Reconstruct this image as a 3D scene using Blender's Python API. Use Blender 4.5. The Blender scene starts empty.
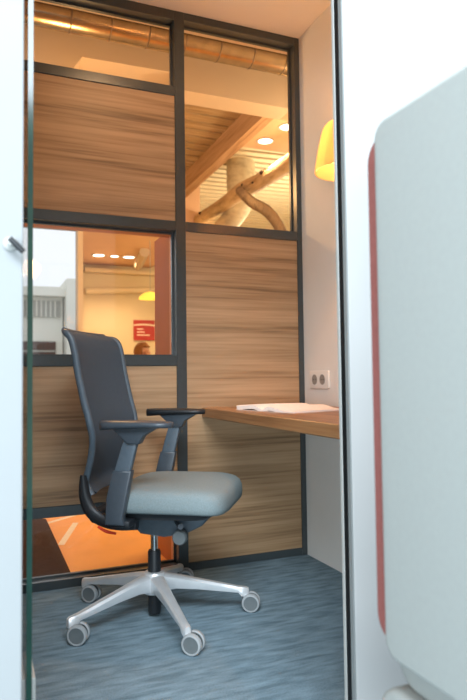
import bpy, bmesh, math, random
from mathutils import Vector, Matrix
random.seed(7)
scn = bpy.context.scene
COL = scn.collection
PI = math.pi

# ------------------------------------------------------------------ helpers
def srgb(r, g, b):
    f = lambda c: (c/255/12.92) if c/255 <= .04045 else ((c/255+.055)/1.055)**2.4
    return (f(r), f(g), f(b), 1)

def new_mat(name):
    m = bpy.data.materials.new(name); m.use_nodes = True
    nt = m.node_tree; b = nt.nodes['Principled BSDF']
    return m, nt, b

def noise_col(nt, b, c1, c2, scale=(8, 8, 8), detail=4, lo=.35, hi=.65, rough=None, bump=0, obj_coords=True, distortion=0):
    tc = nt.nodes.new('ShaderNodeTexCoord'); mp = nt.nodes.new('ShaderNodeMapping')
    nt.links.new(tc.outputs['Object' if obj_coords else 'Generated'], mp.inputs['Vector'])
    mp.inputs['Scale'].default_value = scale
    n = nt.nodes.new('ShaderNodeTexNoise'); n.inputs['Scale'].default_value = 1
    n.inputs['Detail'].default_value = detail; n.inputs['Distortion'].default_value = distortion
    nt.links.new(mp.outputs[0], n.inputs['Vector'])
    r = nt.nodes.new('ShaderNodeValToRGB')
    r.color_ramp.elements[0].position = lo; r.color_ramp.elements[0].color = c1
    r.color_ramp.elements[1].position = hi; r.color_ramp.elements[1].color = c2
    nt.links.new(n.outputs['Fac'], r.inputs[0]); nt.links.new(r.outputs[0], b.inputs['Base Color'])
    if bump:
        bp = nt.nodes.new('ShaderNodeBump'); bp.inputs['Strength'].default_value = bump; bp.inputs['Distance'].default_value = .002
        nt.links.new(n.outputs['Fac'], bp.inputs['Height']); nt.links.new(bp.outputs[0], b.inputs['Normal'])
    return n, r, mp

def mat(name, c, rough=.5, metal=0, spec=.5, var=.06, scale=30, bump=0):
    m, nt, b = new_mat(name)
    c1 = tuple(max(0, x*(1-var)) for x in c[:3])+(1,); c2 = tuple(min(1, x*(1+var)) for x in c[:3])+(1,)
    noise_col(nt, b, c1, c2, (scale,)*3, bump=bump)
    b.inputs['Roughness'].default_value = rough; b.inputs['Metallic'].default_value = metal
    b.inputs['Specular IOR Level'].default_value = spec
    return m

def emit_mat(name, c, strength, base=None):
    m, nt, b = new_mat(name)
    b.inputs['Base Color'].default_value = base or c
    b.inputs['Emission Color'].default_value = c
    b.inputs['Emission Strength'].default_value = strength
    b.inputs['Roughness'].default_value = .6
    return m

def glass_mat(name, tint=(1, 1, 1, 1), refl=1.0):
    m, nt, b = new_mat(name)
    nt.nodes.remove(b); out = nt.nodes['Material Output']
    fr = nt.nodes.new('ShaderNodeFresnel'); fr.inputs['IOR'].default_value = 1.45
    mu = nt.nodes.new('ShaderNodeMath'); mu.operation = 'MULTIPLY'; mu.inputs[1].default_value = refl
    tr = nt.nodes.new('ShaderNodeBsdfTransparent'); tr.inputs['Color'].default_value = tint
    gl = nt.nodes.new('ShaderNodeBsdfGlossy'); gl.inputs['Roughness'].default_value = .01
    mx = nt.nodes.new('ShaderNodeMixShader')
    nt.links.new(fr.outputs[0], mu.inputs[0]); nt.links.new(mu.outputs[0], mx.inputs[0])
    nt.links.new(tr.outputs[0], mx.inputs[1]); nt.links.new(gl.outputs[0], mx.inputs[2])
    nt.links.new(mx.outputs[0], out.inputs['Surface'])
    return m

def wood_mat(name, dark, mid, light, sx=.9, sz=26, rough=.45, axis='X', bump=.15):
    """streaked veneer, grain along the given axis"""
    m, nt, b = new_mat(name)
    tc = nt.nodes.new('ShaderNodeTexCoord')
    def nz(s_along, s_across, detail, dist):
        mp = nt.nodes.new('ShaderNodeMapping')
        v = {'X': (s_along, s_across, s_across), 'Y': (s_across, s_along, s_across), 'Z': (s_across, s_across, s_along)}[axis]
        mp.inputs['Scale'].default_value = v
        nt.links.new(tc.outputs['Object'], mp.inputs['Vector'])
        n = nt.nodes.new('ShaderNodeTexNoise'); n.inputs['Scale'].default_value = 1; n.inputs['Detail'].default_value = detail
        n.inputs['Distortion'].default_value = dist
        nt.links.new(mp.outputs[0], n.inputs['Vector']); return n
    a = nz(sx, sz, 6, .5); c = nz(sx*3, sz*6, 5, .2)
    mx = nt.nodes.new('ShaderNodeMath'); mx.operation = 'MULTIPLY_ADD'; mx.inputs[1].default_value = .45
    sc = nt.nodes.new('ShaderNodeMath'); sc.operation = 'MULTIPLY'; sc.inputs[1].default_value = .55
    nt.links.new(a.outputs['Fac'], sc.inputs[0]); nt.links.new(c.outputs['Fac'], mx.inputs[0]); nt.links.new(sc.outputs[0], mx.inputs[2])
    r = nt.nodes.new('ShaderNodeValToRGB'); e = r.color_ramp.elements
    e[0].position = .34; e[0].color = dark; e[1].position = .62; e[1].color = light
    k = e.new(.47); k.color = mid
    nt.links.new(mx.outputs[0], r.inputs[0]); nt.links.new(r.outputs[0], b.inputs['Base Color'])
    bp = nt.nodes.new('ShaderNodeBump'); bp.inputs['Strength'].default_value = bump; bp.inputs['Distance'].default_value = .001
    nt.links.new(mx.outputs[0], bp.inputs['Height']); nt.links.new(bp.outputs[0], b.inputs['Normal'])
    b.inputs['Roughness'].default_value = rough
    return m

def obj(name, bm, m, parent=None, smooth=False, angle=40, loc=None):
    me = bpy.data.meshes.new(name); bmesh.ops.recalc_face_normals(bm, faces=bm.faces[:])
    bm.to_mesh(me); bm.free()
    for mm in (m if isinstance(m, (list, tuple)) else [m]): me.materials.append(mm)
    o = bpy.data.objects.new(name, me); COL.objects.link(o)
    if parent: o.parent = parent
    if loc: o.location = loc
    if smooth:
        for p in me.polygons: p.use_smooth = True
        ca = math.cos(math.radians(angle))
        bm2 = bmesh.new(); bm2.from_mesh(me)
        for e in bm2.edges:
            if len(e.link_faces) == 2 and e.link_faces[0].normal.dot(e.link_faces[1].normal) < ca: e.smooth = False
        bm2.to_mesh(me); bm2.free()
    return o

def empty(name, loc=(0, 0, 0), rz=0):
    o = bpy.data.objects.new(name, None); COL.objects.link(o)
    o.location = loc; o.rotation_euler = (0, 0, rz); o.empty_display_size = .1
    return o

def tag(o, label, cat, group=None):
    o['label'] = label; o['category'] = cat
    if group: o['group'] = group
    return o

def struct(o):
    o['kind'] = 'structure'; return o

def BM(): return bmesh.new()

def add_box(bm, x0, x1, y0, y1, z0, z1, bev=0, seg=2, mi=0, rot=None, org=None):
    r = bmesh.ops.create_cube(bm, size=1)
    vs = r['verts']
    bmesh.ops.scale(bm, vec=(x1-x0, y1-y0, z1-z0), verts=vs)
    bmesh.ops.translate(bm, vec=((x0+x1)/2, (y0+y1)/2, (z0+z1)/2), verts=vs)
    if rot is not None:
        bmesh.ops.rotate(bm, cent=org or ((x0+x1)/2, (y0+y1)/2, (z0+z1)/2), matrix=rot, verts=vs)
    fs = list({f for v in vs for f in v.link_faces})
    for f in fs: f.material_index = mi
    if bev:
        es = list({e for v in vs for e in v.link_edges})
        bmesh.ops.bevel(bm, geom=es, offset=bev, segments=seg, profile=.5, affect='EDGES')
    return bm

def box(x0, x1, y0, y1, z0, z1, bev=0, seg=2):
    return add_box(BM(), x0, x1, y0, y1, z0, z1, bev, seg)

def add_cyl(bm, p0, p1, r0, r1=None, n=24, caps=True):
    p0 = Vector(p0); p1 = Vector(p1); r1 = r0 if r1 is None else r1
    d = (p1-p0).normalized(); q = d.to_track_quat('Z', 'Y').to_matrix()
    a = [bm.verts.new(p0+q@Vector((r0*math.cos(2*PI*i/n), r0*math.sin(2*PI*i/n), 0))) for i in range(n)]
    b = [bm.verts.new(p1+q@Vector((r1*math.cos(2*PI*i/n), r1*math.sin(2*PI*i/n), 0))) for i in range(n)]
    for i in range(n): bm.faces.new((a[i], a[(i+1) % n], b[(i+1) % n], b[i]))
    if caps: bm.faces.new(a[::-1]); bm.faces.new(b)
    return bm

def add_lathe(bm, prof, axis_o=(0, 0, 0), axis_d=(0, 0, 1), n=32, close=False):
    """prof: (radius, height along the axis)"""
    o = Vector(axis_o); q = Vector(axis_d).normalized().to_track_quat('Z', 'Y').to_matrix()
    rings = []
    for r, z in prof:
        if r < 1e-6: rings.append([bm.verts.new(o+q@Vector((0, 0, z)))])
        else: rings.append([bm.verts.new(o+q@Vector((r*math.cos(2*PI*i/n), r*math.sin(2*PI*i/n), z))) for i in range(n)])
    prs = list(zip(rings, rings[1:])) + ([(rings[-1], rings[0])] if close else [])
    for a, b in prs:
        for i in range(n):
            j = (i+1) % n
            if len(a) == 1 and len(b) == 1: continue
            if len(a) == 1: bm.faces.new((a[0], b[j], b[i]))
            elif len(b) == 1: bm.faces.new((a[i], a[j], b[0]))
            else: bm.faces.new((a[i], a[j], b[j], b[i]))
    return bm

def catmull(pts, sub=6):
    P = [Vector(p) for p in pts]; out = []
    for i in range(len(P)-1):
        p0 = P[max(i-1, 0)]; p1 = P[i]; p2 = P[i+1]; p3 = P[min(i+2, len(P)-1)]
        for k in range(sub):
            t = k/sub
            out.append(.5*((2*p1)+(p2-p0)*t+(2*p0-5*p1+4*p2-p3)*t*t+(3*p1-p0-3*p2+p3)*t**3))
    out.append(P[-1]); return out

def add_tube(bm, pts, rad, n=12, sub=6, smooth=True):
    P = catmull(pts, sub) if smooth else [Vector(p) for p in pts]
    m = len(P); rings = []
    up = Vector((0, 0, 1))
    for i, p in enumerate(P):
        d = (P[min(i+1, m-1)]-P[max(i-1, 0)]).normalized()
        s = d.cross(up)
        if s.length < .05: s = d.cross(Vector((0, 1, 0)))
        s.normalize(); t = s.cross(d)
        if isinstance(rad, (list, tuple)):
            f = i/(m-1)*(len(rad)-1); k = min(int(f), len(rad)-2); r = rad[k]+(rad[k+1]-rad[k])*(f-k)
        else: r = rad
        rings.append([bm.verts.new(p+s*r*math.cos(2*PI*j/n)+t*r*math.sin(2*PI*j/n)) for j in range(n)])
    for a, b in zip(rings, rings[1:]):
        for j in range(n): bm.faces.new((a[j], a[(j+1) % n], b[(j+1) % n], b[j]))
    bm.faces.new(rings[0][::-1]); bm.faces.new(rings[-1])
    return bm

def add_prism(bm, poly, axis, a, b, bev=0, seg=2):
    """polygon (u,v) extruded along an axis: Y -> (x,z), X -> (y,z), Z -> (x,y)"""
    def P(u, v, w):
        return {'Y': (u, w, v), 'X': (w, u, v), 'Z': (u, v, w)}[axis]
    A = [bm.verts.new(P(u, v, a)) for u, v in poly]; B = [bm.verts.new(P(u, v, b)) for u, v in poly]
    n = len(poly); new = []
    new.append(bm.faces.new(A)); new.append(bm.faces.new(B[::-1]))
    for i in range(n): new.append(bm.faces.new((A[i], B[i], B[(i+1) % n], A[(i+1) % n])))
    if bev:
        es = list({e for f in new[:2] for e in f.edges})
        bmesh.ops.recalc_face_normals(bm, faces=bm.faces[:])
        bmesh.ops.bevel(bm, geom=es, offset=bev, segments=seg, profile=.5, affect='EDGES')
    return bm

def rounded_rect(x0, x1, y0, y1, r, n=6):
    out = []
    for cx, cy, a0 in ((x1-r, y1-r, 0), (x0+r, y1-r, PI/2), (x0+r, y0+r, PI), (x1-r, y0+r, 1.5*PI)):
        for k in range(n+1):
            a = a0+PI/2*k/n; out.append((cx+r*math.cos(a), cy+r*math.sin(a)))
    return out

def add_loft(bm, rings, cap=True, closed=True):
    R = [[bm.verts.new(p) for p in r] for r in rings]; n = len(R[0])
    for a, b in zip(R, R[1:]):
        for i in range(n if closed else n-1): bm.faces.new((a[i], a[(i+1) % n], b[(i+1) % n], b[i]))
    if cap and closed: bm.faces.new(R[0][::-1]); bm.faces.new(R[-1])
    return bm

# ------------------------------------------------------------------ materials
M = {}
M['frame'] = mat('anthracite_metal', srgb(60, 66, 68), .28, .0, .65, .05, 40)
M['panel'] = wood_mat('oak_veneer', (.17, .094, .044, 1), (.345, .210, .108, 1), (.46, .295, .165, 1), .7, 13)
M['desk'] = wood_mat('desk_veneer', (.16, .065, .022, 1), (.30, .135, .052, 1), (.38, .19, .08, 1), .9, 18, .4, 'Y')
M['white'] = mat('white_paint', srgb(182, 183, 182), .5, 0, .3, .01, 6)
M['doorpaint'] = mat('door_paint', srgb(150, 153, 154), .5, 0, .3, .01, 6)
M['wallpaint'] = mat('pod_wall_paint', srgb(226, 222, 216), .6, 0, .3, .015, 5)
M['ceilpaint'] = mat('pod_ceiling_paint', srgb(232, 226, 218), .7, 0, .2, .01, 4)
M['glass'] = glass_mat('clear_glass', (1, 1, 1, 1), .6)
M['glassgreen'] = mat('green_glass_edge', srgb(20, 66, 50), .12, 0, .6, .2, 12)
M['profile'] = mat('grey_profile', srgb(136, 140, 139), .4, .1, .5, .02, 20)
M['gasket'] = mat('black_gasket', srgb(14, 16, 17), .6, 0, .3, .1, 60)
M['bead'] = mat('white_bead', srgb(176, 177, 173), .5, 0, .3, .01, 20)
M['black'] = mat('black_plastic', srgb(30, 33, 37), .45, 0, .45, .1, 80)
M['charcoal'] = mat('charcoal_plastic', srgb(76, 88, 98), .42, 0, .5, .06, 60)
M['padplastic'] = mat('pad_plastic', srgb(62, 70, 78), .36, 0, .5, .06, 60)
M['chrome'] = mat('chrome', (.8, .8, .8, 1), .12, 1, .5, .02, 30)
M['alu'] = mat('polished_aluminium', (.80, .81, .82, 1), .36, .55, .5, .03, 25)
M['seat'] = mat('grey_seat_fabric', srgb(126, 138, 140), .95, 0, .1, .08, 260, .3)
M['mesh'] = mat('dark_back_mesh', srgb(70, 82, 94), .7, 0, .25, .22, 420, .4)
M['castergrey'] = mat('caster_rubber', srgb(158, 162, 164), .6, 0, .3, .04, 40)
M['casterhub'] = mat('caster_hub', srgb(98, 104, 106), .55, 0, .3, .05, 40)
M['red'] = mat('red_trim', srgb(215, 60, 30), .5, 0, .4, .05, 30)
M['paper'] = mat('paper', srgb(240, 228, 218), .8, 0, .2, .03, 60)
M['print'] = mat('pale_print', srgb(214, 190, 178), .8, 0, .2, .08, 60)
M['cover'] = mat('booklet_cover', srgb(222, 200, 186), .6, 0, .3, .05, 30)
M['plate'] = mat('socket_plate', srgb(226, 220, 212), .35, 0, .5, .01, 20)
M['well'] = mat('socket_well', srgb(150, 142, 134), .5, 0, .3, .05, 20)
M['sofa'] = mat('pale_grey_upholstery', srgb(157, 160, 156), .85, 0, .2, .015, 90, .05)
M['salmon_felt'] = mat('salmon_padding', srgb(150, 92, 86), .9, 0, .1, .05, 90)
M['orange'] = mat('orange_laminate', srgb(186, 100, 0), .5, 0, .4, .03, 5)
M['orangefloor'] = mat('orange_floor', srgb(250, 178, 92), .5, 0, .3, .04, 4)
M['salmon'] = mat('salmon_lining', srgb(224, 166, 130), .6, 0, .3, .02, 8)
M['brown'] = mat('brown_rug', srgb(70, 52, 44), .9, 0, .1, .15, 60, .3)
M['line'] = mat('white_line', srgb(246, 236, 224), .6, 0, .3, .02, 20)
M['yellow'] = mat('cream_yellow_paint', srgb(226, 208, 172), .7, 0, .2, .015, 3)
M['beige'] = mat('beige_plaster', srgb(206, 186, 162), .8, 0, .2, .02, 5)
M['peach'] = mat('peach_ceiling', srgb(238, 196, 160), .8, 0, .2, .02, 5)
M['dark'] = mat('dark_soffit', srgb(84, 62, 44), .8, 0, .2, .1, 6)
M['duct'] = mat('galvanised_duct', srgb(168, 150, 124), .25, .95, .5, .12, 18)
M['ductseam'] = mat('duct_seam', srgb(120, 104, 88), .4, .8, .5, .1, 30)
M['slat'] = wood_mat('ceiling_slat', (.24, .15, .07, 1), (.42, .29, .15, 1), (.55, .40, .24, 1), 1, 20, .6, 'X')
M['slatdark'] = mat('slat_gap', srgb(40, 28, 19), .9, 0, .1, .1, 10)
M['slatpale'] = mat('pale_slat', srgb(236, 222, 188), .6, 0, .3, .03, 10)
M['timber'] = wood_mat('pale_timber', (.40, .22, .11, 1), (.58, .36, .20, 1), (.68, .46, .28, 1), 1, 14, .6, 'Y')
M['log'] = wood_mat('stripped_log', (.30, .18, .08, 1), (.55, .38, .19, 1), (.68, .50, .28, 1), 3, 16, .6, 'Y')
M['bark'] = wood_mat('weathered_branch', (.10, .06, .03, 1), (.22, .14, .07, 1), (.32, .21, .11, 1), 8, 30, .8, 'Z', .5)
M['trunk'] = wood_mat('pale_column', (.42, .36, .24, 1), (.56, .50, .35, 1), (.66, .60, .44, 1), 10, 3, .55, 'Z')
M['knot'] = mat('dark_knot', srgb(60, 42, 28), .8, 0, .2, .2, 60)
M['signred'] = mat('red_sign', srgb(176, 38, 26), .45, 0, .4, .03, 20)
M['signwhite'] = mat('sign_lettering', srgb(246, 230, 206), .6, 0, .3, .02, 20)
M['building'] = mat('white_render', srgb(226, 224, 214), .8, 0, .2, .02, 1)
M['louvre'] = mat('grey_louvre', srgb(168, 166, 158), .6, .2, .4, .05, 3)
M['bldark'] = mat('dark_window', srgb(84, 62, 58), .3, 0, .5, .2, 1)
M['ground'] = mat('outdoor_paving', srgb(176, 174, 168), .9, 0, .2, .08, 2)
M['skin'] = mat('skin', srgb(214, 160, 128), .6, 0, .3, .05, 20)
M['hair'] = mat('brown_hair', srgb(150, 98, 52), .6, 0, .3, .3, 90)
M['jumper'] = mat('dark_jumper', srgb(40, 38, 42), .9, 0, .1, .1, 60)
M['eye'] = mat('eye_dark', srgb(40, 28, 24), .3, 0, .5, .1, 30)
M['lip'] = mat('lip', srgb(176, 92, 82), .5, 0, .3, .05, 30)
M['screen'] = mat('charcoal_screen', srgb(44, 44, 46), .8, 0, .2, .1, 40)
M['deskwhite'] = mat('white_desktop', srgb(226, 220, 208), .5, 0, .3, .02, 10)
M['shade'] = emit_mat('lamp_shade_yellow', srgb(255, 180, 80), .12, srgb(250, 214, 150))
def translucent(m, f, c):
    nt = m.node_tree; b = nt.nodes['Principled BSDF']; out = nt.nodes['Material Output']
    t = nt.nodes.new('ShaderNodeBsdfTranslucent'); t.inputs['Color'].default_value = c
    mx = nt.nodes.new('ShaderNodeMixShader'); mx.inputs[0].default_value = f
    nt.links.new(b.outputs[0], mx.inputs[1]); nt.links.new(t.outputs[0], mx.inputs[2]); nt.links.new(mx.outputs[0], out.inputs['Surface'])
M['shadein'] = emit_mat('lamp_shade_inside', srgb(255, 226, 140), .3, srgb(250, 226, 170))
translucent(M['shade'], .8, srgb(255, 236, 200))
translucent(M['shadein'], .8, srgb(255, 240, 210))
M['bulb'] = emit_mat('bulb_glow', (1, .78, .45, 1), 6)
nt = M['bulb'].node_tree; mx = nt.nodes.new('ShaderNodeMixShader'); mx.inputs[0].default_value = .8
tr = nt.nodes.new('ShaderNodeBsdfTransparent')
nt.links.new(nt.nodes['Principled BSDF'].outputs[0], mx.inputs[1]); nt.links.new(tr.outputs[0], mx.inputs[2])
nt.links.new(mx.outputs[0], nt.nodes['Material Output'].inputs['Surface'])
M['diffuser'] = emit_mat('downlight_glow', (1, .86, .66, 1), 5)
M['shade2'] = emit_mat('office_shade_yellow', srgb(255, 226, 90), .95)

# carpet
m, nt, b = new_mat('slate_carpet')
n1, r1, mp1 = noise_col(nt, b, srgb(98, 118, 128), srgb(136, 158, 170), (9, 40, 10), 12, .30, .72, bump=.6, distortion=.2)
r2 = nt.nodes.new('ShaderNodeTexNoise'); r2.inputs['Scale'].default_value = 260; r2.inputs['Detail'].default_value = 3
tc = nt.nodes.new('ShaderNodeTexCoord'); nt.links.new(tc.outputs['Object'], r2.inputs['Vector'])
mix = nt.nodes.new('ShaderNodeMix'); mix.data_type = 'RGBA'; mix.blend_type = 'OVERLAY'; mix.inputs[0].default_value = .6
nt.links.new(r1.outputs[0], mix.inputs[6]); nt.links.new(r2.outputs['Fac'], mix.inputs[7])
nt.links.new(mix.outputs[2], b.inputs['Base Color'])
b.inputs['Roughness'].default_value = .95; b.inputs['Specular IOR Level'].default_value = .1
M['carpet'] = m

# ------------------------------------------------------------------ pod shell
YB, XR, ZC, YF = 2.697, 1.4957, 2.62, 1.30
XL = -.42
struct(obj('floor', box(-3.2, 5.0, -2.5, 2.767, -.06, 0), M['carpet']))
struct(obj('ceiling', box(XL-.06, XR+.10, YF, 2.80, ZC, ZC+.08), M['ceilpaint']))
struct(obj('wall_right', box(XR, XR+.10, YF+.045, 2.767, 0, ZC), M['wallpaint']))

# partition at the back: one continuous frame, veneer infill, glazed openings
FY0, FY1 = YB, 2.767
bm = BM()
X0, XM0, XM1, XP0 = XL, .829, .877, 1.468
for a, c in ((X0, X0+.05), (XM0, XM1), (XP0, XR)): add_box(bm, a, c, FY0, FY1, 0, ZC, .0015, 1)
for a, c in ((0, .036), (.300, .345), (.938, .983), (1.568, 1.613), (2.209, 2.254), (2.575, ZC)):
    add_box(bm, X0+.05, XM0, FY0+.0005, FY1, a, c, .0015, 1)
for a, c in ((0, .036), (1.568, 1.613), (2.582, ZC)): add_box(bm, XM1, XP0, FY0+.0005, FY1, a, c, .0015, 1)
wb = struct(obj('wall_back', bm, M['frame']))
for x0, x1, z0, z1 in ((X0+.05, XM0, .345, .938), (X0+.05, XM0, 1.613, 2.209), (XM1, XP0, .036, 1.568)):
    pb = box(x0, x1, YB+.006, YB+.030, z0, z1, .001, 1)
    obj('wood_panel', pb, M['panel'], wb)
k = 0
for x0, x1, z0, z1 in ((X0+.05, XM0, 2.254, 2.575), (XM1, XP0, 1.613, 2.582), (X0+.05, XM0, .983, 1.568), (X0+.05, XM0, .036, .300)):
    k += 1
    w = struct(empty('window_%d' % k, (x0, YB+.06, z0)))
    bm = BM(); t = .008
    for a in ((0, x1-x0, 0, t), (0, x1-x0, z1-z0-t, z1-z0), (0, t, t, z1-z0-t), (x1-x0-t, x1-x0, t, z1-z0-t)):
        add_box(bm, a[0], a[1], -.012, .004, a[2], a[3])
    obj('glazing_bead', bm, M['frame'], w)
    obj('pane', box(t, x1-x0-t, -.006, .0, t, z1-z0-t), M['glass'], w)

# front of the pod: white jambs, header and the profile strips of the doorway
XJ = .850
struct(obj('wall_front', box(XJ, 2.6, YF, YF+.045, 0, ZC, .002, 1), M['white']))
struct(obj('trim_1', box(XJ-.004, XJ, YF, YF+.016, 0, 1.98, .001, 1), M['profile']))
g = struct(obj('trim_2', box(XJ-.0045, XJ, YF+.016, YF+.034, 0, 1.98), M['gasket']))
struct(obj('trim_3', box(XJ-.006, XJ, YF+.034, YF+.046, 0, 1.98, .001, 1), M['bead']))
struct(obj('trim_4', box(XL, XJ, YF, YF+.045, 1.98, ZC, .002, 1), M['white']))  # unseen header, set low to keep daylight off the upper back wall
# left of the doorway: white jamb, beyond it the glazed side light with its green edge
struct(obj('wall_left', box(XL-.06, XL, YF+.045, 2.767, 0, ZC), M['wallpaint']))
d = struct(obj('trim_14', box(-.55, .068, 1.17, 1.215, 0, 2.45, .003, 2), M['doorpaint']))
bm = BM()
add_lathe(bm, [(0, .0), (.013, .0), (.013, .004), (.010, .007), (.006, .008), (.006, .020), (0, .020)], (.046, 1.17, 1.128), (0, -1, 0), 24)
rose = obj('rosette', bm, M['bead'], d, True)
bm = BM()
add_tube(bm, [(.0435, 1.152, 1.134), (.052, 1.151, 1.126), (.067, 1.150, 1.111)], [.0052, .0056, .0052], 12, 4)
obj('handle', bm, M['black'], d, True)
# glass door leaf standing open, its polished edge towards the doorway
gp = struct(empty('door_1', (.085, 1.30, 0)))
bm = box(.0015, .0125, .046, .66, .012, 2.2)
for f in bm.faces:
    if abs(f.calc_center_median().y-.046) < .001: f.material_index = 1
obj('glass_leaf', bm, [M['glass'], M['glassgreen']], gp)
bm = box(-.007, .001, .058, .20, .0, .262, .002, 2); add_box(bm, .013, .021, .058, .20, .0, .262, .002, 2)
obj('glass_clamp', bm, M['bead'], gp)

# ------------------------------------------------------------------ wall desk
obj_d = obj('wall_desk', add_prism(BM(), [(.948, .702), (.952, .698), (XR, .698), (XR, .742), (.951, .742), (.948, .739)], 'Y', YF+.06, YB), M['desk'])
tag(obj_d, 'reddish brown wooden wall desk under the lamp with a booklet on it', 'desk')

# wall socket
ws = tag(empty('wall_socket', (XR, 2.545, .866)), 'white double wall socket just above the wooden desk', 'socket')
bm = BM(); add_prism(bm, rounded_rect(-.088, .088, -.042, .042, .008), 'X', -.010, 0, .002, 2)
obj('faceplate', bm, M['plate'], ws, True)
for yy in (-.036, .036):
    bm = BM(); add_lathe(bm, [(.021, 0), (.0225, .0015), (.0245, .0015), (.0245, 0)], (-.010, yy, 0), (-1, 0, 0), 24)
    add_cyl(bm, (-.0102, yy, 0), (-.0104, yy, 0), .021, n=24)
    so = obj('socket', bm, M['well'], ws, True)
    bm = BM()
    for s in (-1, 1): add_cyl(bm, (-.0104, yy+s*.0095, 0), (-.0112, yy+s*.0095, 0), .003, n=10)
    obj('contact_hole', bm, M['black'], so)

# ------------------------------------------------------------------ open booklet
bk = tag(empty('open_booklet', (1.085, 2.05, .742), math.radians(12)), 'open white paper booklet with curled pages on the desk', 'booklet')
def page(u0, u1, f, wdt=.28, th=.0025, n=14):
    bm = BM(); T = []; Bt = []
    for i in range(n+1):
        u = u0+(u1-u0)*i/n; z = f(i/n)
        T.append([bm.verts.new((0+j*wdt/4, u, z+th+.002*math.sin(j*.8))) for j in range(5)])
        Bt.append([bm.verts.new((0+j*wdt/4, u, max(.0021, z-.013))) for j in range(5)])
    for i in range(n):
        for j in range(4):
            bm.faces.new((T[i][j], T[i][j+1], T[i+1][j+1], T[i+1][j]))
            bm.faces.new((Bt[i][j+1], Bt[i][j], Bt[i+1][j], Bt[i+1][j+1]))
        for j in (0, 4): bm.faces.new((T[i][j], T[i+1][j], Bt[i+1][j], Bt[i][j]))
    for i in (0, n):
        for j in range(4): bm.faces.new((T[i][j], Bt[i][j], Bt[i][j+1], T[i][j+1]))
    return bm
cv = obj('cover', box(-.002, .283, .0, .378, 0, .002), M['cover'], bk)
rp = obj('page', page(.0, .195, lambda t: .003+.022*math.sin(PI*t**1.8)*t), M['paper'], bk, True)
lp = obj('page', page(.195, .375, lambda t: .003+.024*math.sin(PI*min(1, t*1.1))*(1-.6*t)+.030*max(0, t-.45)**1.3), M['paper'], bk, True)

# ------------------------------------------------------------------ pendant lamp over the desk
LX, LY = 1.312, 2.0
pl = tag(empty('pendant_lamp', (LX, LY, 1.675)), 'glowing yellow cone shade lamp hanging above the wooden desk', 'lamp')
prof = [(.125, .004), (.123, .02), (.111, .09), (.096, .155), (.088, .177), (.078, .190), (.066, .196)]
bm = BM(); add_lathe(bm, prof, n=48)
sh = obj('lamp_shade', bm, M['shade'], pl, True)
bm = BM(); add_lathe(bm, [(r-.004, z+.0005) for r, z in prof[:5]]+[(.074, .187), (.064, .192)], n=48)
obj('shade_lining', bm, M['shadein'], sh, True)
bm = BM(); add_lathe(bm, [(0, .135), (.014, .138), (.022, .149), (.022, .161), (.015, .175), (.012, .185), (0, .185)], n=20)
obj('bulb', bm, M['bulb'], pl, True)
bm = BM(); add_cyl(bm, (0, 0, .185), (0, 0, .225), .014, n=16)
obj('lamp_holder', bm, M['white'], pl, True)
bm = BM()
for a in (0, 2.1, 4.2): add_cyl(bm, (.012*math.cos(a), .012*math.sin(a), .200), (.068*math.cos(a), .068*math.sin(a), .194), .0015, n=6)
add_cyl(bm, (0, 0, .222), (0, 0, ZC-1.675-.02), .003, n=8)
obj('cord', bm, M['white'], pl, True)
bm = BM(); add_lathe(bm, [(0, ZC-1.675-.03), (.03, ZC-1.675-.028), (.045, ZC-1.675), (0, ZC-1.675)], n=24)
obj('ceiling_rose', bm, M['white'], pl, True)

# ------------------------------------------------------------------ office chair
CH = tag(empty('office_chair', (.597, 2.249, 0), math.radians(-33)),
         'grey swivel office chair with dark mesh back on polished star base', 'chair')
# local axes: x forward, y left, z up
bprof = [(-.176, .470), (-.196, .512), (-.182, .56), (-.168, .60), (-.156, .65), (-.153, .698), (-.163, .75), (-.176, .795),
         (-.190, .855), (-.202, .91), (-.212, .97), (-.224, 1.018), (-.243, 1.043), (-.275, 1.058)]
bp = catmull([(x, 0, z) for x, z in bprof], 3)
def hw(z):
    t = (z-.49)/.56
    w = .165+.06*min(1, max(0, t)*2.4)
    if t > .55: w += .0
    return w
def backshell(y0f, y1f, th, dx, nj=16, corner=True):
    bm = BM(); F = []; Bk = []
    m = len(bp)
    for i, p in enumerate(bp):
        d = (bp[min(i+1, m-1)]-bp[max(i-1, 0)]); d.normalize(); nrm = Vector((d.z, 0, -d.x))
        w = hw(p.z); fr = []; bk_ = []
        s = i/(m-1)
        if s > .93: w -= .045*((s-.93)/.07)**2
        if s < .07: w -= .03*((.07-s)/.07)**2
        for j in range(nj+1):
            v = y0f+(y1f-y0f)*j/nj
            bow = -.022*(1-v*v)
            q = Vector((p.x+bow+dx, v*w, p.z))
            fr.append(bm.verts.new(q+nrm*th/2)); bk_.append(bm.verts.new(q-nrm*th/2))
        F.append(fr); Bk.append(bk_)
    for i in range(m-1):
        for j in range(nj):
            bm.faces.new((F[i][j], F[i][j+1], F[i+1][j+1], F[i+1][j])); bm.faces.new((Bk[i][j+1], Bk[i][j], Bk[i+1][j], Bk[i+1][j+1]))
        for j in (0, nj): bm.faces.new((F[i][j], F[i+1][j], Bk[i+1][j], Bk[i][j]))
    for i in (0, m-1):
        for j in range(nj): bm.faces.new((F[i][j], F[i][j+1], Bk[i][j+1], Bk[i][j]))
    return bm
back = obj('backrest', backshell(-.93, .93, .010, .002), M['mesh'], CH, True, 60)
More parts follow.
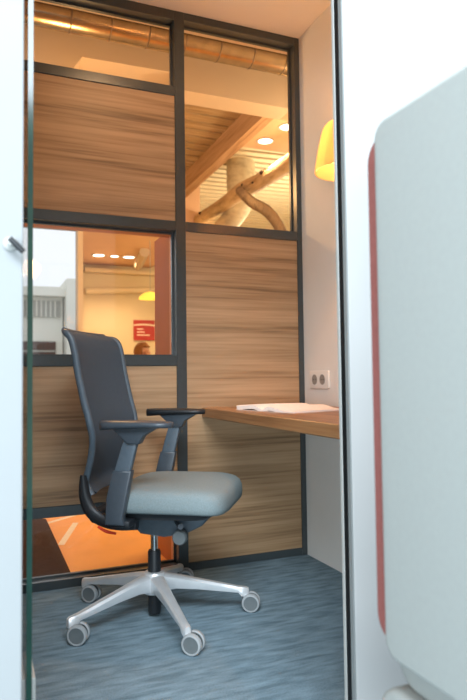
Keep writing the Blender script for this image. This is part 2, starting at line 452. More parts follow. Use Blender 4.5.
# rim around the mesh
def rim_side(s):
    pts = []; m = len(bp)
    for i, p in enumerate(bp):
        w = hw(p.z); t = i/(m-1)
        if t > .93: w -= .045*((t-.93)/.07)**2
        pts.append((p.x+.001, s*w, p.z))
    return pts
bm = BM()
for s in (-1, 1):
    pts = rim_side(s); rings = []
    for i, p in enumerate(pts):
        a = Vector(pts[max(i-1, 0)]); c = Vector(pts[min(i+1, len(pts)-1)]); d = (c-a).normalized()
        nrm = Vector((d.z, 0, -d.x)); y = Vector((0, 1, 0))
        rings.append([Vector(p)+nrm*.013*math.cos(2*PI*k/10)+y*.011*math.sin(2*PI*k/10) for k in range(10)])
    add_loft(bm, rings)
pts = rim_side(1); top = Vector(pts[-1])
tp = [(top.x-.022*(1-v*v)+.0, v*abs(top.y), top.z) for v in [-1+2*k/14 for k in range(15)]]
add_tube(bm, tp, .0095, 10, 2)
obj('back_frame', bm, M['charcoal'], CH, True, 60)
# J shaped brackets carrying the back, one each side of the seat, and the cross piece
for s in (-1, 1):
    bm = BM()
    prof = [(-.196, .545, .012), (-.196, .50, .018), (-.188, .455, .022), (-.165, .415, .024), (-.12, .388, .024), (-.06, .378, .022), (.0, .378, .018)]
    rings = []
    P = catmull([(x, 0, z) for x, z, r in prof], 4); R = catmull([(r, 0, 0) for x, z, r in prof], 4)
    for i, p in enumerate(P):
        a = P[max(i-1, 0)]; c = P[min(i+1, len(P)-1)]; dd = (c-a).normalized(); nr = Vector((dd.z, 0, -dd.x))
        r = R[i].x
        rings.append([Vector((p.x, s*.185, p.z))+nr*r*math.cos(2*PI*k/12)+Vector((0, 1, 0))*.017*math.sin(2*PI*k/12) for k in range(12)])
    add_loft(bm, rings)
    obj('back_bracket', bm, M['black'], CH, True, 60)
bm = BM(); add_tube(bm, [(-.150, -.19, .404), (-.158, 0, .400), (-.150, .19, .404)], .026, 12, 6)
obj('back_crossbar', bm, M['black'], CH, True, 60)
bm = BM(); add_tube(bm, [(-.135, -.206, .372), (-.105, -.206, .357), (-.07, -.204, .350)], [.004, .006, .004], 8, 4)
obj('red_trim', bm, M['red'], CH, True)['label'] = 'small red trim under the back bracket'
# seat cushion: stack of rounded outlines with a crown
def outline(inset, n=64):
    out = []
    L0, L1, W = -.115+inset, .313-inset, .245-inset
    for k in range(n):
        a = 2*PI*k/n; c, s = math.cos(a), math.sin(a); e = 2/5.4
        x = (L0+L1)/2+(L1-L0)/2*math.copysign(abs(c)**e, c); y = W*math.copysign(abs(s)**e, s)
        out.append((x, y))
    return out
bm = BM(); rings = []
def zsh(x, z): return z-.018*max(0, (x-.18)/.17)**2
for ins, z in ((.055, .426), (.010, .426), (.002, .433), (.0, .450), (.002, .474), (.008, .488), (.018, .4965), (.036, .502), (.07, .505), (.12, .507), (.17, .507), (.20, .507)):
    rings.append([(x, y, zsh(x, z)) for x, y in outline(ins)])
add_loft(bm, rings)
obj('seat', bm, M['seat'], CH, True, 80)
bm = BM(); rings = []
for ins, z in ((.085, .392), (.05, .398), (.030, .412), (.026, .4265)):
    rings.append([(x-.012, y, z) for x, y in outline(ins)])
add_loft(bm, rings)
obj('seat_pan', bm, M['black'], CH, True, 50)
# tilt mechanism
bm = BM()
add_prism(bm, [(-.06, .395), (-.06, .35), (-.03, .318), (.06, .308), (.14, .322), (.20, .352), (.235, .395)], 'Y', -.075, .075, .008, 2)
mech = obj('tilt_mechanism', bm, M['charcoal'], CH, True, 50)
bm = BM(); add_cyl(bm, (.136, -.07, .326), (.136, -.115, .326), .010, n=14)
add_lathe(bm, [(0, 0), (.022, 0), (.026, .005), (.026, .028), (.022, .034), (0, .034)], (.136, -.11, .326), (0, -1, 0), 24)
obj('tension_knob', bm, M['casterhub'], mech, True)
bm = BM(); add_tube(bm, [(.10, -.07, .372), (.125, -.12, .368), (.15, -.17, .372)], [.007, .006, .010], 10, 4)
obj('height_lever', bm, M['padplastic'], mech, True)
# armrests
for s, zo in ((-1, 0), (1, .013)):
    bm = BM()
    A = [(-.006, .705), (.040, .702), (.004, .560), (-.018, .430), (-.022, .400), (-.075, .400), (-.068, .470), (-.044, .590)]
    add_prism(bm, [(x, z+(zo if z > .6 else 0)) for x, z in A], 'Y', s*.262-.014, s*.262+.014, .005, 2)
    arm = obj('armrest', bm, M['charcoal'], CH, True, 50)
    bm = BM()
    add_prism(bm, [(.013, .575), (-.018, .422), (-.014, .396), (-.080, .396), (-.076, .480), (-.052, .575)], 'Y', s*.262-.019, s*.262+.019, .005, 2)
    obj('arm_sleeve', bm, M['padplastic'], arm, True, 50)
    bm = BM()
    add_box(bm, -.07, .0, min(s*.262, s*.12), max(s*.262, s*.12), .383, .407, .006, 2)
    obj('arm_bracket', bm, M['black'], arm, True, 50)
    bm = BM()
    add_prism(bm, [(-.062, .722+zo), (.112, .722+zo), (.085, .708+zo), (.055, .690+zo), (.040, .664+zo), (.000, .664+zo), (-.035, .698+zo)], 'Y', s*.262-.022, s*.262+.022, .004, 2)
    obj('pad_support', bm, M['padplastic'], arm, True, 50)
    bm = BM(); rings = []
    xs = [-.104, -.100, -.085, -.05, 0, .05, .10, .130, .144, .148]; ox = .006 if s < 0 else -.012
    for x in xs:
        t = (x+.104)/.252
        w = .044*min(1, (max(0, 1-abs(2*t-1)**5))**.5+.12); th = .032-.012*t
        zc = .742+zo-th/2-.010*abs(t-.35)**2*1.2
        e = 1.0 if 0 < t < 1 else .6
        rings.append([(x+ox, s*.268+w*math.copysign(abs(math.cos(2*PI*k/20))**.6, math.cos(2*PI*k/20)),
                       zc+e*th/2*math.copysign(abs(math.sin(2*PI*k/20))**.6, math.sin(2*PI*k/20))) for k in range(20)])
    add_loft(bm, rings)
    obj('arm_pad', bm, M['black'] if s > 0 else M['padplastic'], arm, True, 50)
# gas column and star base
bm = BM(); add_lathe(bm, [(0, .012), (.022, .012), (.024, .02), (.024, .235), (.021, .243), (.0, .243)], n=28)
colm = obj('gas_column', bm, M['black'], CH, True)
bm = BM(); add_cyl(bm, (0, 0, .24), (0, 0, .33), .0135, n=24)
obj('piston', bm, M['chrome'], colm, True)
bm = BM(); add_lathe(bm, [(.0242, .088), (.040, .088), (.045, .10), (.043, .150), (.036, .163), (.0242, .165)], n=30, close=True)
obj('star_hub', bm, M['alu'], CH, True)
base_ang = math.radians(200.5+33)
for k in range(5):
    a = base_ang+2*PI*k/5; R = Matrix.Rotation(a, 3, 'Z')
    bm = BM(); rings = []
    for r, w, zt, zb in ((.034, .027, .158, .098), (.08, .023, .150, .102), (.16, .019, .131, .094), (.25, .0165, .110, .081), (.312, .0145, .095, .072), (.324, .0145, .093, .058), (.345, .0140, .090, .054), (.353, .009, .086, .056)):
        pr = [(-w, zb+.006), (-w*.9, zb), (w*.9, zb), (w, zb+.006), (w, zt-.010), (w*.62, zt-.002), (0, zt), (-w*.62, zt-.002), (-w, zt-.010)]
        rings.append([R@Vector((r, y, z)) for y, z in pr])
    add_loft(bm, rings)
    obj('base_leg', bm, M['alu'], CH, True, 35)
    tip = R@Vector((.338, 0, 0))
    # castor trailing behind the stem: wheels roll about the chair's own left-right axis
    swiv = math.radians(0 + (6, -8, 4, 10, -4)[k])
    Q = Matrix.Rotation(swiv, 3, 'Z')
    ca = lambda v: tip+Q@Vector(v)
    bm = BM(); add_cyl(bm, ca((0, 0, .030)), ca((0, 0, .070)), .0095, n=14)
    rings = []
    for t in range(9):
        an = -.5+t*(PI*.78)/8
        rings.append([ca((.024+.030*math.cos(PI-an), y, .034+.030*math.sin(an)+.0)) for y in (-.007, .007)] +
                     [ca((.024+.014*math.cos(PI-an), y, .034+.014*math.sin(an))) for y in (.007, -.007)])
    add_loft(bm, rings)
    cas = obj('castor', bm, M['casterhub'], CH, True)
    for s in (-1, 1):
        bm = BM()
        add_lathe(bm, [(.020, .0015), (.030, .0), (.034, .004), (.034, .013), (.0315, .018), (.027, .0195), (.026, .017), (.020, .0165), (0, .0165), (0, .0015)],
                  ca((.024, s*.007, .034)), Q@Vector((0, s, 0)), 32)
        for f in bm.faces:
            c = f.calc_center_median()-ca((.024, s*.007, .034)); ax = Q@Vector((0, s, 0))
            if (c-ax*c.dot(ax)).length < .0255: f.material_index = 1
        obj('wheel', bm, [M['castergrey'], M['casterhub']], cas, True, 35)

# ------------------------------------------------------------------ high-backed sofa beside the doorway
so = tag(empty('high_back_sofa', (.62, .5, 0)), 'pale grey high back sofa with salmon lining beside the white doorway wall', 'sofa')
bm = BM(); add_prism(bm, rounded_rect(-.35, .364,   .4165, 1.313, .032, 8), 'X', 0, .018, .008, 4)
obj('side_panel', bm, M['sofa'], so, True, 50)
bm = BM(); add_prism(bm, rounded_rect(-.34, .409, .428, 1.302, .045, 8), 'X', .018, .05, .006, 3)
obj('side_padding', bm, M['salmon_felt'], so, True, 50)['label'] = 'salmon padding showing along the edge of the side panel'
bm = BM(); add_prism(bm, rounded_rect(-.35, -.24, .4165, 1.313, .04, 6), 'X', .051, 1.5, .006, 3)
obj('backrest', bm, M['sofa'], so, True, 50)
bm = BM(); add_prism(bm, rounded_rect(-.235, .40, .348, .46, .05, 6), 'X', .051, 1.5, .01, 3)
obj('seat_cushion', bm, M['sofa'], so, True, 50)
bm = BM(); add_prism(bm, rounded_rect(-.34, .43, .14, .347, .06, 8), 'X', .03, 1.5, .012, 3)
obj('seat_base', bm, M['sofa'], so, True, 50)
for x, y in ((.10, .30), (.10, -.24), (1.42, .30), (1.42, -.24)):
    bm = BM(); add_cyl(bm, (x, y, 0), (x, y, .145), .016, .022, 16); obj('leg', bm, M['alu'], so, True)

# ------------------------------------------------------------------ office beyond the partition
FZ = 0
struct(obj('floor_orange', box(-1.6, 5.6, 2.767, 4.4, -.06, 0), M['orangefloor']))
struct(obj('floor_office', box(-1.6, 5.6, 4.4, 10.3, -.06, 0), M['beige']))
def quad_line(name, p, q, w, z=.001):
    p = Vector((p[0], p[1], 0)); q = Vector((q[0], q[1], 0)); d = (q-p).normalized(); s = Vector((-d.y, d.x, 0))*w/2
    bm = BM(); add_prism(bm, [tuple((p-s)[:2]), tuple((q-s)[:2]), tuple((q+s)[:2]), tuple((p+s)[:2])], 'Z', 0, z)
    return struct(obj(name, bm, M['line']))
quad_line('trim_5', (.22, 3.82), (.56, 4.10), .035)
quad_line('trim_6', (.392, 3.40), (.535, 3.88), .035)
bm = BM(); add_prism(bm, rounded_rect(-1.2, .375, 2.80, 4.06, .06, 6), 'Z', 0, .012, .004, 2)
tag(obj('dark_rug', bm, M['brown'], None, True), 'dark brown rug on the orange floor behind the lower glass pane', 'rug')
# orange lined reveal around the openings, office side
struct(obj('trim_7', box(.834, .868, 2.83, 3.10, 0, 1.60), M['orange']))
struct(obj('trim_8', box(.834, .868, 2.767, 2.83, 0, 1.60), M['salmon']))
struct(obj('trim_9', box(-.4, .834, 2.767, 2.86, 1.569, 1.60), M['salmon']))
# walls
struct(obj('wall_far', box(1.425, 5.6, 10.0, 10.1, 0, 3.7), M['yellow']))
struct(obj('wall_office_right', box(5.5, 5.6, 2.767, 10.0, 0, 3.7), M['yellow']))
struct(obj('wall_above', box(-1.6, 5.6, 2.80, 2.86, 2.62, 3.7), M['beige']))
struct(obj('wall_office_front', box(XR+.001, 5.6, 2.767, 2.80, 0, 3.7), M['beige']))
struct(obj('wall_office_left', box(-1.6, -1.5, 2.767, 6.1, 0, 3.7), M['yellow']))
struct(obj('wall_outer', box(-1.6, .853, 6.0, 6.1, 2.36, 3.7), M['peach']))
bm = BM(); add_prism(bm, [(.853, 6.0), (.90, 6.0), (1.465, 10.0), (1.425, 10.0)], 'Z', 0, 3.7)
struct(obj('wall_slanted', bm, M['yellow']))
w = struct(empty('window_6', (-1.5, 6.0, 0)))
bm = BM()
for a, c in ((0, .05), (2.335, 2.352)): add_box(bm, a, c, 0, .06, 0, 2.36)
for a, c in ((0, .05), (2.33, 2.36)): add_box(bm, .05, 2.335, 0, .06, a, c)
obj('window_frame', bm, M['white'], w)
obj('pane', box(.05, 2.335, .025, .033, .05, 2.33), M['glass'], w)
# ceilings
struct(obj('ceiling_high', box(-1.6, 5.6, 2.767, 4.62, 3.64, 3.70), M['dark']))
struct(obj('ceiling_deck', add_prism(BM(), [(-1.6, 4.62), (5.6, 4.62), (5.6, 10.1), (1.43, 10.1), (.853, 6.1), (-1.6, 6.1)], 'Z', 3.62, 3.70), M['slatdark']))
bm = BM(); y = 4.72
while y < 7.4:
    add_box(bm, 1.0, 2.2, y, y+.13, 3.31, 3.34); y += .17
struct(obj('ceiling_slats', bm, M['slat']))
bm = BM(); y = 5.36
while y < 9.9:
    add_box(bm, 2.28, 5.4, y, y+.10, 3.45, 3.48, rot=Matrix.Rotation(math.radians(-4), 3, 'Z')); y += .165
bmesh.ops.translate(bm, vec=(0, 0, 0), verts=bm.verts)
struct(obj('ceiling_battens', bm, M['slatpale']))
struct(obj('ceiling_pink', box(2.305, 3.6, 4.625, 5.30, 3.1, 3.62), M['peach']))
struct(obj('ceiling_peach', add_prism(BM(), [(1.10, 7.45), (2.62, 7.45), (2.62, 10.0), (1.465, 10.0)], 'Z', 2.75, 3.62), M['peach']))
struct(obj('ceiling_notch', box(.30, 1.40, 4.62, 5.6, 3.235, 3.30), M['peach']))
# plaster bulkhead with a notch, and its slender timber tail beam
bm = BM(); add_prism(bm, [(-1.5, 3.63), (-1.5, 2.95), (.50, 2.95), (.604, 3.139), (.654, 3.215), (1.36, 3.225), (1.36, 3.1), (2.36, 3.1), (2.36, 3.63)], 'Y', 4.40, 4.62)
struct(obj('trim_10', bm, M['beige']))
struct(obj('trim_11', box(2.2, 2.305, 4.62, 9.0, 3.1, 3.62), M['timber']))
# round ventilation duct along the partition
vd = tag(empty('ventilation_duct', (-1.4, 3.95, 3.225)), 'long shiny round ventilation duct seen through the top panes', 'duct')
bm = BM(); add_cyl(bm, (0, 0, 0), (6.7, 0, 0), .095, n=36); obj('duct_pipe', bm, M['duct'], vd, True)
for i in range(26):
    x = .12+i*.255
    bm = BM(); add_lathe(bm, [(.094, 0), (.0985, .003), (.0985, .008), (.094, .011)], (x, 0, 0), (1, 0, 0), 32, True)
    obj('seam_ring', bm, M['ductseam'], vd, True)
for x in (.9, 2.9, 4.9):
    bm = BM(); add_cyl(bm, (x, 0, .09), (x, 0, .415), .004, n=8); obj('hanger_rod', bm, M['ductseam'], vd)
# column with bent foot and the stripped log resting against it
cl = tag(obj('trunk_column', add_tube(BM(), [(2.84, 6.6, 3.62), (2.84, 6.6, 3.2), (2.84, 6.6, 3.02), (2.80, 6.62, 2.86), (2.62, 6.72, 2.62), (2.40, 6.85, 2.36), (2.22, 7.0, 2.0), (2.18, 7.05, 1.0), (2.18, 7.05, 0)],
         [.17, .17, .165, .13, .12, .12, .12, .12, .12], 20, 6), M['trunk'], None, True), 'pale ribbed round column behind the log, under the slatted ceiling', 'column')
lg = tag(empty('stripped_log', (2.6, 5.0, 2.87)), 'pale horizontal log with dark knots seen through the upper right pane', 'log')
bm = BM(); add_tube(bm, [(0, -.45, -.03), (.005, .4, -.005), (-.01, 1.0, .03), (.01, 1.7, .05), (0, 3.8, .13)], [.085, .08, .09, .078, .075], 18, 8)
obj('stem', bm, M['log'], lg, True)
bm = BM(); add_tube(bm, [(-.03, .95, .0), (-.14, .72, -.07), (-.06, .62, -.20), (.08, .60, -.27), (.19, .60, -.37), (.29, .60, -.53), (.36, .60, -.70), (.37, .6, -.9)], [.055, .05, .055, .06, .058, .055, .05, .04], 14, 6)
obj('branch', bm, M['bark'], lg, True)
for x, y, z, s in ((-.075, .35, .02, .022), (-.085, .8, .03, .018), (-.07, 2.2, .09, .02), (-.083, .55, -.02, .012)):
    bm = BM(); bmesh.ops.create_uvsphere(bm, u_segments=12, v_segments=8, radius=s)
    bmesh.ops.translate(bm, vec=(x, y, z), verts=bm.verts); obj('knot', bm, M['knot'], lg, True)
# a hanger carries the log
bm = BM(); add_cyl(bm, (0, 2.5, .10), (0, 2.5, .75), .006, n=8); obj('hanger_rod', bm, M['ductseam'], lg)
bm = BM(); add_cyl(bm, (0, -.3, 0), (0, -.3, .235), .006, n=8); obj('hanger_rod', bm, M['ductseam'], lg)

# recessed ceiling lights
def downlight(x, y, z, r, label, group='recessed office ceiling lights'):
    t = tag(empty('ceiling_light', (x, y, z)), label, 'light', group)
    bm = BM(); add_lathe(bm, [(r*.78, 0), (r*.8, -.006), (r, -.006), (r, 0)], n=28, close=True); obj('light_ring', bm, M['white'], t, True)
    bm = BM(); add_cyl(bm, (0, 0, -.003), (0, 0, 0), r*.78, n=28); obj('diffuser', bm, M['diffuser'], t, True)
downlight(2.445, 5.09, 3.1, .085, 'round recessed ceiling light nearer the pale column, upper right pane')
downlight(2.495, 4.73, 3.1, .085, 'round recessed ceiling light cut off by the right frame post')
downlight(1.61, 9.2, 2.75, .11, 'left recessed ceiling light in the peach ceiling of the middle pane')
downlight(2.07, 9.2, 2.75, .11, 'right recessed ceiling light in the peach ceiling of the middle pane')
downlight(.62, 1.62, ZC, .06, 'recessed light in the pod ceiling just inside the doorway', None)  # added out of view to warm the upper panels
downlight(1.85, 9.2, 2.75, .08, 'small recessed ceiling light between two larger ones in the middle pane')

# diagonal grey beam and a cove pipe on the far wall
struct(obj('trim_12', add_tube(BM(), [(2.14, 8.5, 2.70), (2.26, 9.4, 2.66)], .075, 8, 2, False), M['beige']))
cp = tag(obj('wall_pipe', add_tube(BM(), [(1.52, 9.92, 2.30), (2.2, 9.92, 2.34), (3.6, 9.92, 2.42)], .055, 14, 4), M['yellow'], None, True), 'pale pipe running along the far cream wall', 'pipe')
struct(obj('trim_13', box(1.50, 3.6, 9.80, 10.0, 2.60, 2.66), M['yellow']))

# yellow pendant far in the office
op = tag(empty('office_pendant', (2.09, 8.0, 1.955)), 'flat glowing yellow pendant shade far away in the office', 'lamp')
bm = BM(); add_lathe(bm, [(.155, 0), (.15, .02), (.10, .07), (.03, .095), (0, .098)], n=32); add_lathe(bm, [(.152, .002), (.09, .06), (0, .08)], n=32)
obj('lamp_shade', bm, M['shade2'], op, True)
bm = BM(); add_cyl(bm, (0, 0, .09), (0, 0, .795), .004, n=8); obj('cord', bm, M['white'], op)

# red wall sign
sg = tag(empty('wall_sign', (2.50, 9.995, 1.69)), 'square red sign with white lettering on the far wall', 'sign')
bm = BM(); add_box(bm, -.18, .18, -.02, 0, -.17, .17, .004, 2); obj('sign_board', bm, M['signred'], sg)
bm = BM()
n = 12
add_prism(bm, [(-.18+.36*i/n, .07+.014*math.sin(PI*i/n)) for i in range(n+1)]+[(.18-.36*i/n, .092+.016*math.sin(PI*(1-i/n))) for i in range(n+1)], 'Y', -.0225, -.0195)
obj('white_band', bm, M['signwhite'], sg)
for z, x1 in ((.02, -.03), (-.03, -.01), (-.08, .09)):
    bm = BM(); top = [(-.125, z-.010)]; x = -.125; pts = [(-.125, z-.009)]
    while x < x1: pts += [(x+.004, z+.010), (x+.016, z+.010), (x+.020, z-.002)]; x += .022
    pts.append((x, z-.009)); add_prism(bm, pts, 'Y', -.0222, -.0195)
    obj('text_line', bm, M['signwhite'], sg)

# ------------------------------------------------------------------ desk screen, desk, stool and the seated person
t = tag(empty('desk_screen', (1.92, 8.42, 0)), 'charcoal desk divider screen behind the seated person', 'screen')
bm = box(-.28, .32, -.02, .02, .08, 1.215, .006, 2); obj('screen_panel', bm, M['screen'], t)
for x in (-.22, .26): obj('foot', box(x-.02, x+.02, -.16, .16, 0, .08, .004, 2), M['screen'], t)
t = tag(empty('office_stool', (1.92, 8.0, 0)), 'round dark stool the distant person sits on', 'stool')
bm = BM(); add_lathe(bm, [(0, .40), (.17, .40), (.18, .415), (.18, .435), (.165, .45), (0, .452)], n=28); obj('seat', bm, M['screen'], t, True)
bm = BM(); add_cyl(bm, (0, 0, .02), (0, 0, .40), .025, n=16); obj('post', bm, M['alu'], t, True)
bm = BM(); add_lathe(bm, [(0, 0), (.19, 0), (.185, .015), (.03, .03), (0, .03)], n=28); obj('foot_plate', bm, M['alu'], t, True)

def skin_mesh(name, chains, m, parent, sub=2):
    """chains: lists of (x,y,z,r); the first vertex of a later chain joins the nearest existing vertex"""
    vs = []; es = []; rs = []
    for ch in chains:
        prev = None
        for x, y, z, r in ch:
            hit = None
            for i, v in enumerate(vs):
                if (Vector(v)-Vector((x, y, z))).length < 1e-4: hit = i
            if hit is None: vs.append((x, y, z)); rs.append(r); hit = len(vs)-1
            if prev is not None: es.append((prev, hit))
            prev = hit
    me = bpy.data.meshes.new(name); me.from_pydata(vs, es, [])
    o = bpy.data.objects.new(name, me); COL.objects.link(o)
    sm = o.modifiers.new('skin', 'SKIN'); sm.use_smooth_shade = True
    for i, r in enumerate(rs):
        me.skin_vertices[0].data[i].radius = (r, r); me.skin_vertices[0].data[i].use_root = (i == 0)
    ss = o.modifiers.new('sub', 'SUBSURF'); ss.levels = sub; ss.render_levels = sub
    bpy.context.view_layer.update()
    dg = bpy.context.evaluated_depsgraph_get()
    me2 = bpy.data.meshes.new_from_object(o.evaluated_get(dg))
    bpy.data.objects.remove(o); me2.materials.clear(); me2.materials.append(m)
    for p in me2.polygons: p.use_smooth = True
    o2 = bpy.data.objects.new(name, me2); COL.objects.link(o2); o2.parent = parent
    return o2
pe = tag(empty('person', (1.92, 8.0, 0), math.radians(-25)), 'person with short brown hair and dark top seated far in the office', 'person')
# local: x forward, y left; sits on the stool at z .452
H = 1.235
body = skin_mesh('body', [
    [(0, 0, .555, .115), (.0, 0, .70, .115), (.01, 0, .86, .125), (.02, 0, .985, .11), (.03, 0, 1.06, .05), (.045, 0, 1.12, .045), (.055, 0, 1.17, .055)],
    [(.02, 0, .985, .11), (.02, .15, .99, .06), (.04, .20, .93, .048), (.14, .22, .76, .040), (.30, .17, .775, .034), (.36, .14, .785, .030)],
    [(.02, 0, .985, .11), (.02, -.15, .99, .06), (.06, -.20, .92, .048), (.22, -.19, .80, .040), (.20, -.13, .98, .034), (.17, -.10, 1.10, .028)],
    [(0, 0, .555, .115), (.03, .095, .535, .085), (.38, .12, .52, .065), (.42, .12, .48, .058), (.40, .12, .25, .048), (.39, .12, .07, .038), (.43, .12, .035, .034), (.54, .13, .028, .030)],
    [(0, 0, .555, .115), (.03, -.095, .535, .085), (.38, -.12, .52, .065), (.42, -.12, .48, .058), (.40, -.12, .25, .048), (.39, -.12, .07, .038), (.43, -.12, .035, .034), (.54, -.13, .028, .030)],
], M['jumper'], pe)
# head and neck with facial features in one mesh
bm = BM(); bmesh.ops.create_uvsphere(bm, u_segments=28, v_segments=20, radius=1)
for v in bm.verts:
    x, y, z = v.co
    sx, sy, sz = .092, .074, .112
    if z < 0: sy *= 1-.30*z*z; sx *= 1-.10*z*z
    nx, ny, nz = x*sx, y*sy, z*sz
    if x > .6:
        nx += .018*math.exp(-((y/.16)**2))*math.exp(-(((z+.16)/.20)**2))
        nx -= .007*math.exp(-((abs(y)-.38)/.16)**2)*math.exp(-((z-.08)/.13)**2)
        nx += .006*math.exp(-((y/.3)**2))*math.exp(-(((z+.5)/.08)**2))
        nx += .008*math.exp(-((y/.3)**2))*math.exp(-(((z+.82)/.14)**2))
    if abs(y) > .93 and abs(z) < .25: ny *= 1.12
    v.co = (nx+.06, ny, nz+H)
add_tube(bm, [(.02, 0, 1.03), (.035, 0, 1.09), (.045, 0, 1.16)], [.052, .047, .05], 16, 3)
hd = obj('head', bm, M['skin'], pe, True, 80)
for s in (-1, 1):
    bm = BM(); bmesh.ops.create_uvsphere(bm, u_segments=10, v_segments=8, radius=.0095)
    bmesh.ops.translate(bm, vec=(.137, s*.029, H+.010), verts=bm.verts); obj('eye', bm, M['eye'], hd, True)
    bm = BM(); bmesh.ops.create_uvsphere(bm, u_segments=12, v_segments=10, radius=1)
    bmesh.ops.scale(bm, vec=(.016, .008, .028), verts=bm.verts); bmesh.ops.translate(bm, vec=(.052, s*.076, H-.005), verts=bm.verts); obj('ear', bm, M['skin'], hd, True)
bm = BM(); add_tube(bm, [(.140, -.022, H-.057), (.149, 0, H-.055), (.140, .022, H-.057)], [.003, .006, .003], 8, 4); obj('mouth', bm, M['lip'], hd, True)
bm = BM(); bmesh.ops.create_uvsphere(bm, u_segments=32, v_segments=20, radius=1)
dl = [v for v in bm.verts if (v.co.x > .35 and v.co.z < .42) or v.co.z < -.55]
bmesh.ops.delete(bm, geom=dl, context='VERTS')
for v in bm.verts:
    x, y, z = v.co; k_ = 1+.03*math.sin(9*y+4*x)*math.cos(7*z)
    v.co = (x*.103*k_+.055, y*.087*k_, z*.121*k_+H+.006)
hr = obj('hair', bm, M['hair'], pe, True, 80)
sm = hr.modifiers.new('thick', 'SOLIDIFY'); sm.thickness = .012; sm.offset = 1
# hands: palm, four fingers and a thumb
def hand(name, o, fwd, up, side, curl):
    o = Vector(o); f = Vector(fwd).normalized(); u = Vector(up).normalized(); sd = f.cross(u).normalized()*side; u = sd.cross(f).normalized()*side
    P = lambda a, b_, c: tuple(o+f*a+sd*b_+u*c)
    ch = [[P(0, 0, 0)+(.024,), P(.04, 0, 0)+(.030,), P(.07, 0, 0)+(.028,)]]
    for b_, L in ((-.030, .068), (-.010, .078), (.010, .073), (.029, .058)):
        ch.append([P(.07, 0, 0)+(.028,), P(.085, b_, 0)+(.0095,), P(.085+L*.45, b_*1.05, -curl*.3)+(.0085,), P(.085+L*.75, b_*1.05, -curl*.8)+(.0078,), P(.085+L*.9, b_, -curl*1.4)+(.007,)])
    ch.append([P(.0, 0, 0)+(.024,), P(.025, -.034, -.006)+(.012,), P(.055, -.050, -.014)+(.0105,), P(.08, -.052, -.02)+(.0085,)])
    return skin_mesh(name, ch, M['skin'], pe, 1)
hand('hand', (.365, .14, .785), (.9, -.3, -.12), (0, 0, 1), 1, .02)
hand('hand', (.168, -.098, 1.11), (-.12, .1, 1), (1, -.6, 0), -1, .03)

# ------------------------------------------------------------------ outside the office window
struct(obj('ground', box(-14, 14, 10.4, 40, -.12, -.06), M['ground']))
bd = tag(empty('building', (0, 20, -.06)), 'white building with grey louvred upper storey outside the office window', 'building')
obj('facade', box(-8, 2.36, 0, 6, 0, 3.56), M['building'], bd)
bm = BM(); add_prism(bm, [(-8, 3.56), (-8, 3.75), (2.2, 3.85), (2.40, 3.70), (2.40, 3.56)], 'Y', -.35, 6)
obj('roof', bm, M['building'], bd)
lv = obj('louvre_band', box(-7.8, 2.28, -.06, 0, 2.92, 3.44), M['louvre'], bd)
bm = BM(); x = -7.7
while x < 2.2: add_box(bm, x, x+.035, -.10, -.06, 2.92, 3.44); x += .14
obj('slats', bm, M['building'], lv)
for i in range(7):
    x0 = -7.6+i*1.42
    wn = obj('dark_window', box(x0, x0+1.22, -.04, 0, .9, 2.15), M['bldark'], bd)
    obj('window_bar', box(x0, x0+1.22, -.06, -.04, 1.82, 1.87), M['louvre'], wn)
obj('tower', box(2.40, 4.4, -.6, 6, 0, 4.1, .02, 1), M['building'], bd)

# ------------------------------------------------------------------ light
W = bpy.data.worlds.new('world'); scn.world = W; W.use_nodes = True
bg = W.node_tree.nodes['Background']; bg.inputs[0].default_value = (.90, .955, 1.0, 1); bg.inputs[1].default_value = 1.08

def point(loc, e, c, r=.05):
    l = bpy.data.lights.new('lamp_light', 'POINT'); l.energy = e; l.color = c; l.shadow_soft_size = r
    o = bpy.data.objects.new('lamp_light', l); COL.objects.link(o); o.location = loc; return o
def spot(loc, e, c, ang=120, r=.06):
    l = bpy.data.lights.new('downlight_beam', 'SPOT'); l.energy = e; l.color = c; l.spot_size = math.radians(ang); l.spot_blend = .7; l.shadow_soft_size = r
    o = bpy.data.objects.new('downlight_beam', l); COL.objects.link(o); o.location = loc; return o
def area(loc, target, sx, sy, e, c):
    l = bpy.data.lights.new('window_daylight', 'AREA'); l.shape = 'RECTANGLE'; l.size = sx; l.size_y = sy; l.energy = e; l.color = c
    o = bpy.data.objects.new('window_daylight', l); COL.objects.link(o); o.location = loc
    o.rotation_euler = (Vector(target)-Vector(loc)).to_track_quat('-Z', 'Y').to_euler(); return o
point((LX, LY, 1.675+.162), 23, (1, .42, .12), .018)
added_wash = spot((.62, 1.62, ZC-.02), 30, (1, .60, .30), 86, .05)  # beam of the added pod light, aimed at the upper back wall
added_wash.rotation_euler = (Vector((.72, 2.7, 1.62))-Vector((.62, 1.62, ZC-.02))).to_track_quat('-Z', 'Y').to_euler()
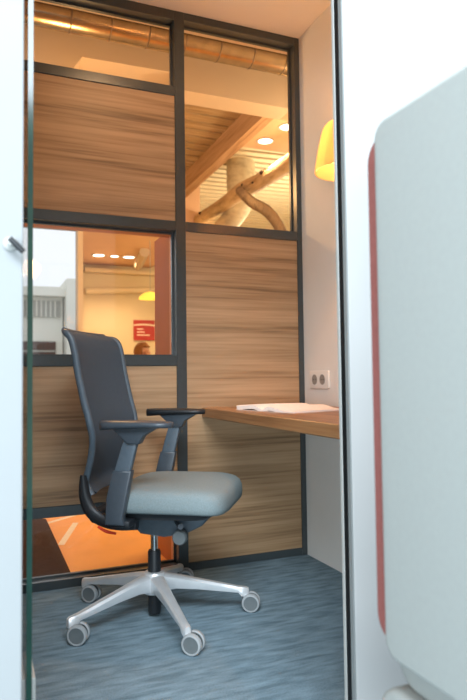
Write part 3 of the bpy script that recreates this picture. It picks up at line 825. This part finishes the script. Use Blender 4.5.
area((-.6, -1.9, 4.0), (.6, 2.1, .2), 3.2, 1.8, 400, (.80, .91, 1))  # added high fill behind the camera, stands in for daylight, no window there
area((-1.8, -2.3, .75), (.9, 2.4, .4), 3.4, .9, 165, (.80, .93, 1))  # added low daylight fill behind the camera, no window there either
OW = (1, .72, .42)
spot((2.445, 5.09, 3.08), 60, OW); spot((2.495, 4.73, 3.08), 60, OW)
point((3.9, 6.2, 2.6), 60, (1, .80, .52), .12)  # added fill brightening the battens and log, no lamp there
for x in (1.61, 2.07): spot((x, 9.2, 2.73), 60, OW)
point((.55, 4.0, 2.28), 44, (1, .56, .22), .12)  # added fill hidden behind the wood panel, warms the near office
point((2.75, 3.85, 2.35), 75, (1, .72, .40), .12)  # added fill for the bulkhead, kept out of view
point((3.7, 7.2, 2.3), 48, (1, .86, .60), .15)  # added fill for the far office, kept out of view

# ------------------------------------------------------------------ camera
f_px, yaw, pit, rol, h = 609.7032, .3908, .0453, -.0123, .88
Fw = Vector((math.sin(yaw)*math.cos(pit), math.cos(yaw)*math.cos(pit), math.sin(pit)))
Rt = Vector((math.cos(yaw), -math.sin(yaw), 0)); Up = Rt.cross(Fw)
c, s = math.cos(rol), math.sin(rol)
R2 = Rt*c+Up*s; U2 = -Rt*s+Up*c
cam = bpy.data.cameras.new('camera'); co = bpy.data.objects.new('camera', cam); COL.objects.link(co)
mw = Matrix.Identity(4)
for i in range(3):
    mw[i][0] = R2[i]; mw[i][1] = U2[i]; mw[i][2] = -Fw[i]
mw[0][3], mw[1][3], mw[2][3] = 0, 0, h
co.matrix_world = mw
cam.sensor_fit = 'HORIZONTAL'; cam.sensor_width = 36; cam.lens = f_px/467*36; cam.clip_start = .02; cam.clip_end = 200
cam.dof.use_dof = True; cam.dof.focus_distance = 2.4; cam.dof.aperture_fstop = 5.0
scn.camera = co
scn.view_settings.view_transform = 'Standard'; scn.view_settings.look = 'None'
scn.view_settings.exposure = 0; scn.view_settings.gamma = 1; scn.view_settings.use_curve_mapping = False
